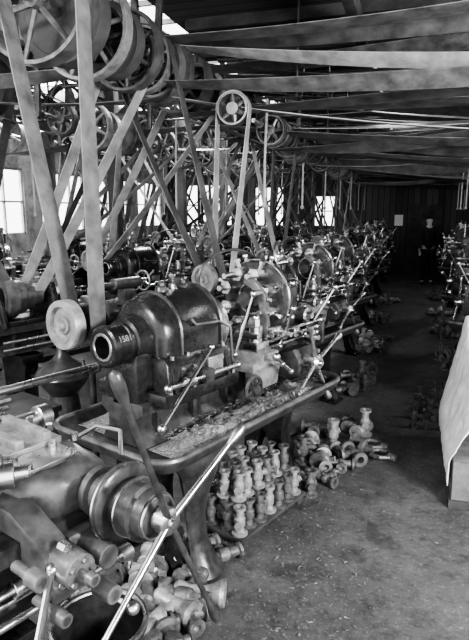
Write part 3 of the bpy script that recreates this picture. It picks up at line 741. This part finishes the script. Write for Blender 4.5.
for i, O in enumerate(rowC): shifter(O[0]+.1, O[1]+.25, 3.0, 1.85)
for i, O in enumerate(rowR[1:]): shifter(O[0]-.2, O[1]+.25, 2.9, 1.95)
for i, (y, r1, r2, w_) in enumerate(((4.55, .16, .3, .2), (5.3, .3, .22, .2), (5.66, .16, .34, .28), (6.35, .26, .26, .28), (7.05, .34, .2, .3), (7.75, .2, .3, .34), (8.35, .3, .16, .26), (9.05, .2, .3, .34), (9.75, .28, .2, .3), (10.9, .22, .3, .36), (11.9, .3, .2, .3), (12.9, .2, .28, .34), (14.3, .3, .2, .3), (15.6, .22, .3, .34), (16.8, .28, .2, .3))):
    add_pulley(SA, y, r1, w_+.02); add_pulley(SR, y, r2, w_+.02)
    l = i % 3 != 1
    belt((-2.2, y, 3.12), YA, r1, (3.2, y, 3.3), YA, r2, w_, (BELTL if i % 2 else BELTM) if l else BELTD, TLB[1 if l else 0], group="belts spanning between shafts")
for i, (y, r1, r2, w_) in enumerate(((4.88, .2, .3, .16), (6.02, .3, .2, .2), (6.68, .18, .3, .2), (7.42, .26, .2, .22), (8.05, .2, .3, .2), (8.7, .3, .2, .24), (9.4, .2, .3, .24), (10.3, .3, .2, .3), (11.35, .2, .3, .3), (12.65, .3, .2, .3), (13.6, .2, .3, .3), (15.0, .3, .2, .3))):
    add_pulley(SA, y, r1, w_+.02); add_pulley(SH, y, r2, w_+.02)
    belt((-2.2, y, 3.12), YA, r1, (4.2, y, 2.75), YA, r2, w_, BELTL if i % 3 == 0 else (BELTM if i % 3 == 1 else BELTD), TLB[1 if i % 3 == 0 else 0], group="belts spanning between shafts")
for i, (y, r1, r2) in enumerate(((3.85, .2, .3), (4.7, .26, .2), (6.7, .2, .3), (8.0, .3, .2), (10.1, .2, .3), (12.6, .3, .2), (14.9, .2, .2))):
    add_pulley(SB, y, r2, .12); add_pulley(SA, y, r1, .1)
    belt((-2.2, y, 3.12), YA, r1, (-4.4, y, 3.2), YA, r2, .14, BELTM, "dark leather belt linking two parallel overhead shafts", group="belts spanning between shafts")
for i, (y, r1, r2) in enumerate(((5.95, .2, .3), (7.5, .2, .3), (9.9, .26, .2), (12.2, .2, .3), (14.6, .2, .2))):
    add_pulley(SG, y, r1, .14); add_pulley(SR, y, r2, .14)
    belt((1.5, y, 3.0), YA, r1, (3.2, y, 3.3), YA, r2, .12, BELTM, "dark leather belt joining countershaft to line shaft", group="belts spanning between shafts")
for i, (y, r1, r2) in enumerate(((6.15, .2, .2), (8.6, .22, .18), (11.5, .2, .2), (13.7, .2, .2))):
    add_pulley(SG, y, r1, .2); add_pulley(SE, y, r2*.8, .2)
    belt((1.5, y, 3.0), YA, r1, (-1.45, y, 2.72), YA, r2*.8, .18, BELTL if i % 2 else BELTD, TLB[1 if i % 2 else 0], group="belts spanning between shafts")
for i, (y, r1, r2) in enumerate(((5.6, .2, .25), (7.9, .2, .3), (10.2, .3, .2), (12.7, .2, .2), (15, .2, .2))):
    add_pulley(SB, y, r1, .1); add_pulley(SD, y, r2, .1)
    belt((-4.4, y, 3.2), YA, r1, (-6.3, y, 3.1), YA, r2, .14, BELTM, "dark leather belt linking two parallel overhead shafts", group="belts spanning between shafts")

# ---------------------------------------------------------------- castings
def fit_valve():
    b = MB(); b.rev((0, 0, 0), (0, 0, 1), [(0, 0), (0, .05), (.014, .052), (.018, .03), (.05, .026), (.06, .036), (.11, .036), (.12, .026), (.165, .024), (.17, .04), (.185, .04), (.185, .02), (.15, .018), (.15, 0)], 16)
    b.cyl((.03, 0, .085), (.058, 0, .085), .018); b.cyl((.056, 0, .085), (.066, 0, .085), .028, seg=6)
    return b.mesh("flanged_casting", BRASS)
def fit_tee():
    b = MB(); b.rev((0, 0, -.09), (0, 0, 1), [(0, .02), (0, .045), (.016, .045), (.02, .026), (.16, .026), (.164, .045), (.18, .045), (.18, .02), (.1, .018), (.0, .02)], 18)
    b.rev((0, 0, 0), (1, 0, 0), [(.0, .024), (.07, .024), (.075, .04), (.09, .04), (.09, .018), (.05, 0)], 18); b.sph((0, 0, 0), .037)
    return b.mesh("tee_casting", ROUGHC)
def fit_elbow():
    b = MB(); pts = [(-.08, 0, 0), (-.04, 0, 0)]+[(-.04+.08*math.sin(R(a)), 0, .08-.08*math.cos(R(a))) for a in range(15, 91, 15)]+[(.04, 0, .13)]
    b.tube(pts, [.028]*len(pts), 14); b.cyl((-.1, 0, 0), (-.08, 0, 0), .045); b.cyl((.04, 0, .12), (.04, 0, .14), .045)
    return b.mesh("elbow_casting", CASTG)
def fit_yoke():
    b = MB(); b.rev((0, 0, 0), (0, 0, 1), [(0, 0), (0, .05), (.02, .05), (.03, .028), (.08, .024), (.08, 0)], 16)
    b.tube([(-.0, 0, .07), (-.05, 0, .1), (-.055, 0, .16), (-.02, 0, .2), (.02, 0, .2), (.055, 0, .16), (.05, 0, .1), (0, 0, .07)], .014, 8); b.cyl((0, 0, .19), (0, 0, .24), .024)
    return b.mesh("yoke_casting", ROUGHC)
FV, FT, FE, FY = fit_valve(), fit_tee(), fit_elbow(), fit_yoke()
FVG = FV.copy(); FVG.materials.clear(); FVG.materials.append(ROUGHC)
KINDS = [("flanged_casting", FV, "pale flanged valve casting"), ("tee_casting", FT, "grey tee-shaped pipe casting"),
         ("elbow_casting", FE, "grey curved pipe elbow"), ("yoke_casting", FY, "grey valve yoke casting"), ("flanged_casting", FVG, "grey flanged valve casting")]
def casting(k, loc, rot, where, group, sc=1.0):
    n, me, l = KINDS[k]
    o = obj(n, me, loc, 0, None, l+" "+where, "metal casting", group, rot=rot); o.scale = (sc,)*3; return o
D = Vector((math.cos(ROT), math.sin(ROT), 0)); Nn = Vector((D.y, -D.x, 0))
def inworld(x, n, z=0): p = Vector((O0[0], O0[1], 0))+D*x+Nn*n; return (p.x, p.y, z)
for i in range(6):
    for j in range(5):
        x = .84+i*.12+random.uniform(-.03, .03); n = -.56+j*.15+random.uniform(-.04, .04)
        if n > .1-(x-.85)*.6 or random.random() < .12: continue
        k = random.choice((4, 0, 1, 1, 2, 3, 4)); s = random.uniform(1.05, 1.4)
        casting(k, inworld(x, n, .045*s), (R(90)+random.uniform(-.15, .15), 0, random.uniform(0, 6.3)), "lying in a loose heap on the floor", "castings heaped on the floor", s)
b = MB(); b.rev((0, 0, 0), (1, 0, 0), [(.04, .02), (0, .03), (-.01, .06), (.01, .066), (.05, .045), (.09, .034), (.16, .032), (.2, .045), (.22, .05), (.24, .036), (.24, 0)], 22); b.rev((.12, 0, 0), (0, 1, 0), [(0, .028), (.06, .028), (.065, .042), (.08, .042), (.08, .02), (.05, 0)], 18)
FL = b.mesh("flared_casting", BRASS)
for x, y, a in ((-.78, 2.3, 190), (-.86, 2.12, 160), (-.98, 2.05, 215)):
    obj("flared_casting", FL, (x, y, .066), R(a), None, "pale flared valve casting lying loose on the floor", "metal casting", "flared castings on the floor")
st = root("low_stand", "low rough wooden stand holding rows of castings", "stand", W(L1O, (.12, -.12, 0)), ROT)
b = MB(); b.box((0, 0, .05), (.72, .42, .022), .004); part("board", b, BEAMW, st)
for x in (-.3, .3):
    b = MB(); b.box((x, 0, .02), (.05, .4, .04), .004); part("runner", b, BEAMW, st)
for ix in range(7):
    for iy in range(4):
        p = W(L1O, (.12-.3+ix*.1+random.uniform(-.01, .01), -.12-.155+iy*.103+random.uniform(-.01, .01), .062)); casting(0 if (ix+iy) % 3 == 0 else 4, p, (0, 0, random.random()*6), "standing in rows on a low board", "castings standing on the low board", .92)
for ix in range(6):
    for iy in range(3):
        if random.random() < .15: continue
        p = W(L1O, (.12-.25+ix*.1+random.uniform(-.012, .012), -.12-.1+iy*.103+random.uniform(-.012, .012), .233)); casting(random.choice((0, 4)), p, (random.uniform(-.05, .05), random.uniform(-.05, .05), random.random()*6), "stacked upright on other castings", "castings standing on the low board", random.uniform(.85, .95))
def scatter(n, x0, x1, y0, y1, kinds, where, group, mind=.13, sc=(1, 1.2)):
    P = []
    for t in range(n*40):
        if len(P) >= n: break
        x, y = random.uniform(x0, x1), random.uniform(y0, y1)
        if all((x-a)**2+(y-c)**2 > mind*mind for a, c in P): P.append((x, y))
    for x, y in P:
        k = random.choice(kinds); up = random.random() < .3 and k in (0, 3, 4)
        s = random.uniform(*sc)
        casting(k, (x, y, 0 if up else .05*s), (0, 0, random.random()*6) if up else (R(90), 0, random.uniform(0, 6.3)), where, group, s)
scatter(17, -.72, -.28, 3.9, 4.7, (0, 0, 1, 3, 4), "lying loose on the floor beside a lathe", "castings by the gangway edge", .14, (1.0, 1.35))
scatter(4, -.66, -.48, 3.4, 3.85, (1, 3, 4), "lying loose on the floor beside a lathe", "castings by the gangway edge", .13, (.8, 1))
for y0 in (6.1, 8.1, 10.1, 12.2):
    scatter(9, -.66, -.34, y0-.4, y0+.4, (0, 1, 3, 4), "standing on the floor at the gangway edge", "castings by the gangway edge")
for y0 in (7.4, 9.1, 11.1, 13.1):
    scatter(7, .42, .66, y0-.35, y0+.35, (0, 1, 3, 4), "on the floor across the gangway", "castings across the gangway")
DG = fit_valve(); DG.materials.clear(); DG.materials.append(IRON3)
for ix in range(4):
    for iy in range(5):
        if (ix, iy) in ((0, 4), (3, 2)): continue
        o = obj("flanged_casting", DG, (.12+ix*.11+iy*.015+random.uniform(-.02, .02), 5.0+iy*.2+random.uniform(-.03, .03), 0), random.random()*6, None,
            "dark flanged casting standing upright on the gangway floor", "metal casting", "dark castings standing in the gangway"); o.scale = (.7, .7, random.choice((.8, 1.15, 1.35)))
# chips heap in pan
def sliver(bm, x, y, z, l):
    a = random.uniform(0, 6.28)
    d = Vector((math.cos(a), math.sin(a), random.uniform(-.3, .3)))*l; q = Vector((-d.y, d.x, random.uniform(-.01, .01)*l*60))*.4; p = Vector((x, y, z))
    bm.faces.new([bm.verts.new(p-d-q), bm.verts.new(p+d-q), bm.verts.new(p+d*1.1+q)])
b = MB(); bm = b.bm
for ya, yb, ht in ((-.395, -.155, .075), (.16, .39, .05)):
    nx, ny = 60, 18; g = []
    for i in range(nx+1):
        row = []
        for j in range(ny+1):
            x = -.78+1.45*i/nx; y = ya+(yb-ya)*j/ny
            e = min(1, 6*min(i/nx, 1-i/nx))*min(1, 5*min(j/ny, 1-j/ny))
            z = .758+e*(.03+ht*abs(noise.noise(Vector((x*4, y*5, 1))))+.03*noise.noise(Vector((x*26, y*26, 0)))+.012*random.random())
            row.append(bm.verts.new((x, y, z)))
        g.append(row)
    for i in range(nx):
        for j in range(ny): bm.faces.new((g[i][j], g[i+1][j], g[i+1][j+1], g[i][j+1]))
for k in range(1500): sliver(bm, random.uniform(-.74, .64), random.uniform(-.375, -.17), .79+random.uniform(0, .045), random.uniform(.005, .013))
obj("metal_chips", b.mesh("metal_chips", CHIP), (L1O[0], L1O[1], 0), ROT, None, "heap of pale granular metal turnings lying in the lathe tray", "metal chips", None, "stuff")
b = MB()
for k in range(2600):
    y = 2.0+9*random.random()**1.5; x = -.55+abs(random.gauss(0, .24))*random.choice((-1, 1, 1))
    if x < .25: sliver(b.bm, x, y, .012, random.uniform(.003, .012))
obj("floor_scraps", b.mesh("floor_scraps", SCRAP), label="small metal scraps and turnings strewn over the gangway floor", cat="scraps", kind="stuff")

# ---------------------------------------------------------------- other floor things
r = root("funnel_drum", "dark iron drum with round open top standing under a lathe", "drum", (-1.03, 1.6, 0))
b = MB(); b.rev((0, 0, 0), (0, 0, 1), [(0, 0), (0, .15), (.02, .155), (.36, .165), (.38, .18), (.4, .18), (.4, .165), (.1, .15), (.1, 0)], 32); part("drum_body", b, IRON2, r)
b = MB(); b.tor((0, 0, .4), (0, 0, 1), .172, .011, 36, 8); part("drum_rim", b, STEEL, r)
r = root("cone_pedestal", "cone-shaped dark cast iron pedestal with a capped stem", "pedestal", (-2.35, 3.35, 0))
b = MB(); b.rev((0, 0, 0), (0, 0, 1), [(0, 0), (0, .22), (.03, .22), (.06, .2), (.35, .13), (.6, .1), (.72, .19), (.74, .2), (.78, .18), (.86, .07), (.9, .04), (1.0, .03), (1.0, 0)], 32); part("pedestal_body", b, IRON2, r)
b = MB(); b.cyl((0, 0, .99), (0, 0, 1.03), .06); b.sph((0, 0, 1.05), .03); part("cap", b, STEEL, r)
r = root("bar_stand", "slim iron stand holding steel bar stock", "stand", (-2.25, 1.35, 0), 0, "stands under the bar stock")
b = MB(); b.cyl((0, 0, 0), (0, 0, .03), .16, .14, 24); b.cyl((0, 0, .02), (0, 0, .98), .02); part("stand_column", b, IRON2, r)
b = MB(); b.tube([(-.06, 0, 1.05), (-.05, 0, 1.0), (0, 0, .975), (.05, 0, 1.0), (.06, 0, 1.05)], .012); part("cradle", b, IRON2, r)
index(); copy_thing(r, (-1.73, 2.75, 0), 0)
b = MB(); dd = (Vector((-1.73, 2.75, 1.01))-Vector((-2.25, 1.35, 1.01))).normalized(); p0 = Vector((-2.25, 1.35, 1.01))-dd*.4
b.cyl(p0, p0+dd*2.1, .022, seg=14); obj("steel_bar", b.mesh("steel_bar", STEEL), label="long dark round steel bar resting in slim iron stands", cat="metal bar")
r = root("parts_bench", "low dark wooden bench carrying loose steel rods", "bench", (-2.35, 2.4, 0), ROT)
b = MB(); b.box((0, 0, .72), (1.0, .42, .04), .006); part("bench_top", b, BEAMW, r)
for x in (-.45, .45):
    for y in (-.17, .17):
        b = MB(); b.box((x, y, .35), (.06, .06, .7), .005); part("leg", b, BEAMW, r)
for i in range(9):
    b = MB(); l = random.uniform(.3, .6); b.cyl((-l/2, 0, 0), (l/2, 0, 0), .012, seg=10)
    p = W((-2.35, 2.4), (random.uniform(-.18, .18), -.16+i*.04, .755)); obj("steel_rod", b.mesh("steel_rod", STEEL if i % 2 else CASTG), p, ROT+random.uniform(-.03, .03), None, "short bright steel rod lying on the low bench", "metal rod", "rods on the bench")
# box with white sheet
r = root("storage_box", "plain weathered wooden box standing at the gangway edge", "box", (.84, 4.22, 0))
b = MB(); b.box((0, 0, .16), (1.0, 1.2, .32), .01); part("box_body", b, WOODL, r)
b = MB(); b.box((0, 0, .03), (1.03, 1.23, .06), .004); part("skirting", b, BEAMW, r)
b = MB(); bm = b.bm; nx, ny = 60, 60; g = []
for i in range(nx+1):
    row = []
    for j in range(ny+1):
        s_ = i/nx; t = j/ny; y = 3.6+1.22*t
        f = .004*math.sin(t*13+s_*4)+.022*noise.noise(Vector((s_*9, t*9, 2)))+.01*noise.noise(Vector((s_*25, t*25, 5)))
        H = .3+.42*t
        if s_ < .12: x = .313+f*.4; z = .16+.02*noise.noise(Vector((t*7, 0, 3)))*(1-s_/.12)*2+.17*s_/.12
        elif s_ < .5: k = (s_-.12)/.38; x = .318+.14*k+f; z = .34+H*k+f
        elif s_ < .56: k = (s_-.5)/.06; x = .458+.05*k; z = .34+H+.02*k+f
        else: k = (s_-.56)/.44; x = .508+.8*k; z = .36+H+.03*k+f
        row.append(bm.verts.new((x, y, z)))
    g.append(row)
for i in range(nx):
    for j in range(ny): bm.faces.new((g[i][j], g[i+1][j], g[i+1][j+1], g[i][j+1]))
o = obj("canvas_sheet", b.mesh("canvas_sheet", CLOTH, 80), label="rough white canvas sheet stretched over the storage box", cat="cloth")
md = o.modifiers.new("t", 'SOLIDIFY'); md.thickness = .006
b = MB(); b.box((-.42, YB-.075, 1.62), (.26, .012, .34), .002); obj("wall_notice", b.mesh("wall_notice", PAPER), label="small blank white notice fixed to the dark end wall", cat="notice")

# ---------------------------------------------------------------- person
def skin_obj(name, verts, edges, m, parent, sub=2):
    me = bpy.data.meshes.new(name); me.from_pydata([v[0] for v in verts], edges, []); me.materials.append(m)
    o = obj(name, me, (0, 0, 0), 0, parent)
    sk = o.modifiers.new("skin", 'SKIN'); sk.use_smooth_shade = True
    if not me.skin_vertices: me.skin_vertices.new()
    for i, v in enumerate(verts):
        d = me.skin_vertices[0].data[i]; d.radius = (v[1], v[2] if len(v) > 2 else v[1]); d.use_root = (i == 0)
    s_ = o.modifiers.new("sub", 'SUBSURF'); s_.levels = sub; s_.render_levels = sub
    return o
P = root("person", "person in dark clothes and cap standing in the gangway", "person", (.42, 15.6, 0), R(15))
V = [((0, 0, .95), .15, .11), ((0, 0, 1.12), .13, .1), ((0, 0, 1.32), .16, .11), ((0, 0, 1.45), .1, .08), ((0, 0, 1.53), .055, .055), ((0, -.01, 1.6), .07, .085), ((0, -.01, 1.68), .075, .095), ((0, 0, 1.75), .05, .06),
     ((.18, 0, 1.42), .06, .06), ((.25, .01, 1.15), .045, .045), ((.24, -.08, .92), .032, .032), ((.23, -.1, .84), .03, .018),
     ((-.18, 0, 1.42), .06, .06), ((-.25, .01, 1.15), .045, .045), ((-.24, -.08, .92), .032, .032), ((-.23, -.1, .84), .03, .018),
     ((.1, 0, .88), .09, .09), ((.11, -.01, .5), .06, .06), ((.12, .02, .1), .042, .042), ((.13, -.14, .035), .035, .03),
     ((-.1, 0, .88), .09, .09), ((-.11, -.02, .5), .06, .06), ((-.12, 0, .1), .042, .042), ((-.13, -.16, .035), .035, .03)]
E = [(0, 1), (1, 2), (2, 3), (3, 4), (4, 5), (5, 6), (6, 7), (3, 8), (8, 9), (9, 10), (10, 11), (3, 12), (12, 13), (13, 14), (14, 15), (0, 16), (16, 17), (17, 18), (18, 19), (0, 20), (20, 21), (21, 22), (22, 23)]
for sx, base_i in ((.23, 11), (-.23, 15)):
    for k, (dx, dz) in enumerate(((-.022, -.075), (-.008, -.09), (.008, -.085), (.022, -.07))):
        V.append(((sx+dx, -.1-.006*k, .84+dz*.5), .0095)); V.append(((sx+dx*1.1, -.115, .84+dz), .008)); n_ = len(V); E += [(base_i, n_-2), (n_-2, n_-1)]
    V.append(((sx*.86, -.13, .82), .01)); E.append((base_i, len(V)-1))
skin_obj("body", V, E, SKIN, P)
J = [((0, 0, .86), .18, .135), ((0, 0, 1.12), .155, .125), ((0, 0, 1.32), .18, .13), ((0, 0, 1.46), .1, .09), ((.19, 0, 1.42), .075, .075), ((.26, .01, 1.15), .06, .06), ((.25, -.08, .93), .05, .05), ((-.19, 0, 1.42), .075, .075), ((-.26, .01, 1.15), .06, .06), ((-.25, -.08, .93), .05, .05)]
skin_obj("jacket", J, [(0, 1), (1, 2), (2, 3), (3, 4), (4, 5), (5, 6), (3, 7), (7, 8), (8, 9)], DARKCLOTH, P)
T = [((0, 0, .93), .16, .125), ((.1, 0, .85), .105, .105), ((.11, -.01, .5), .08, .08), ((.12, .02, .08), .07, .07), ((-.1, 0, .85), .105, .105), ((-.11, -.02, .5), .08, .08), ((-.12, 0, .08), .07, .07)]
skin_obj("trousers", T, [(0, 1), (1, 2), (2, 3), (0, 4), (4, 5), (5, 6)], DARKCLOTH, P)
b = MB(); b.sph((0, 0, 1.745), .1, (1, 1.15, .55)); b.prism([(-.07, 0), (-.05, -.07), (0, -.09), (.05, -.07), (.07, 0)], (0, -.09, 1.735), (1, 0, 0), (0, 1, -.2), (0, 0, .012), .003); part("cap", b, DARKCLOTH, P)
b = MB()
for s_ in (-1, 1): b.sph((s_*.03, -.098, 1.665), .011); b.sph((s_*.078, 0, 1.65), .02, (.5, 1, 1.5))
b.sph((0, -.11, 1.63), .015, (.8, 1.2, 1.4)); b.sph((0, -.095, 1.595), .014, (1.8, .6, .5)); part("face", b, SKIN, P)
for s_ in (-1, 1):
    b = MB(); b.sph((s_*.125, -.09, .04), .06, (.8, 1.9, .65)); part("shoe", b, BORE, P)

# ---------------------------------------------------------------- light, world, camera
w = bpy.data.worlds.new("World"); SC.world = w; w.use_nodes = True
bg = w.node_tree.nodes["Background"]; bg.inputs[0].default_value = (1, 1, 1, 1); bg.inputs[1].default_value = 3.0
def area(loc, tgt, sx, sy, e):
    l = bpy.data.lights.new("lamp", 'AREA'); l.shape = 'RECTANGLE'; l.size = sx; l.size_y = sy; l.energy = e
    o = bpy.data.objects.new("skylight_and_fill_lamp", l); o.location = loc  # one name for the skylight lamps and the added indoor fills
    o.rotation_euler = (Vector(tgt)-Vector(loc)).to_track_quat('-Z', 'Y').to_euler(); COL.objects.link(o)
area((-2.8, -0.6, 3.6), (-1.2, 3.0, .8), .8, .8, 220)  # added fill behind the camera, overhead left, on the large lathe
area((2.4, 0.6, 2.2), (-.6, 6.5, 3.1), .7, .7, 330)  # added fill low on the right, lights the spanning belts from below
area((2.4, 5.0, 3.6), (.4, 6.0, 0), .8, 2.0, 110)  # added fill above the near gangway, no fitting hangs there
area((-.3, 11, 3.85), (-.3, 11, 0), .6, 7.0, 130)  # added long fill under the ceiling, along the far gangway
area((2.3, 10.5, 3.6), (.9, 10.5, .9), .5, 7.0, 170)  # added fill that brightens the row of lathes on the right
area((-3.25, 9, 4.4), (-3.0, 9, 0), 1.0, 15, 2100)
area((-6.05, 9, 4.4), (-6.0, 9, 0), 1.0, 15, 2200)
cam = bpy.data.cameras.new("cam"); co = bpy.data.objects.new("camera", cam); COL.objects.link(co)
co.location = (0, 0, 1.9); co.rotation_euler = (R(90-11), 0, R(17.4)); cam.sensor_width = 36; cam.lens = 31.5; cam.clip_start = .05
SC.camera = co
SC.view_settings.view_transform = 'AgX'
try: SC.view_settings.look = 'AgX - High Contrast'
except Exception as e: print(e)
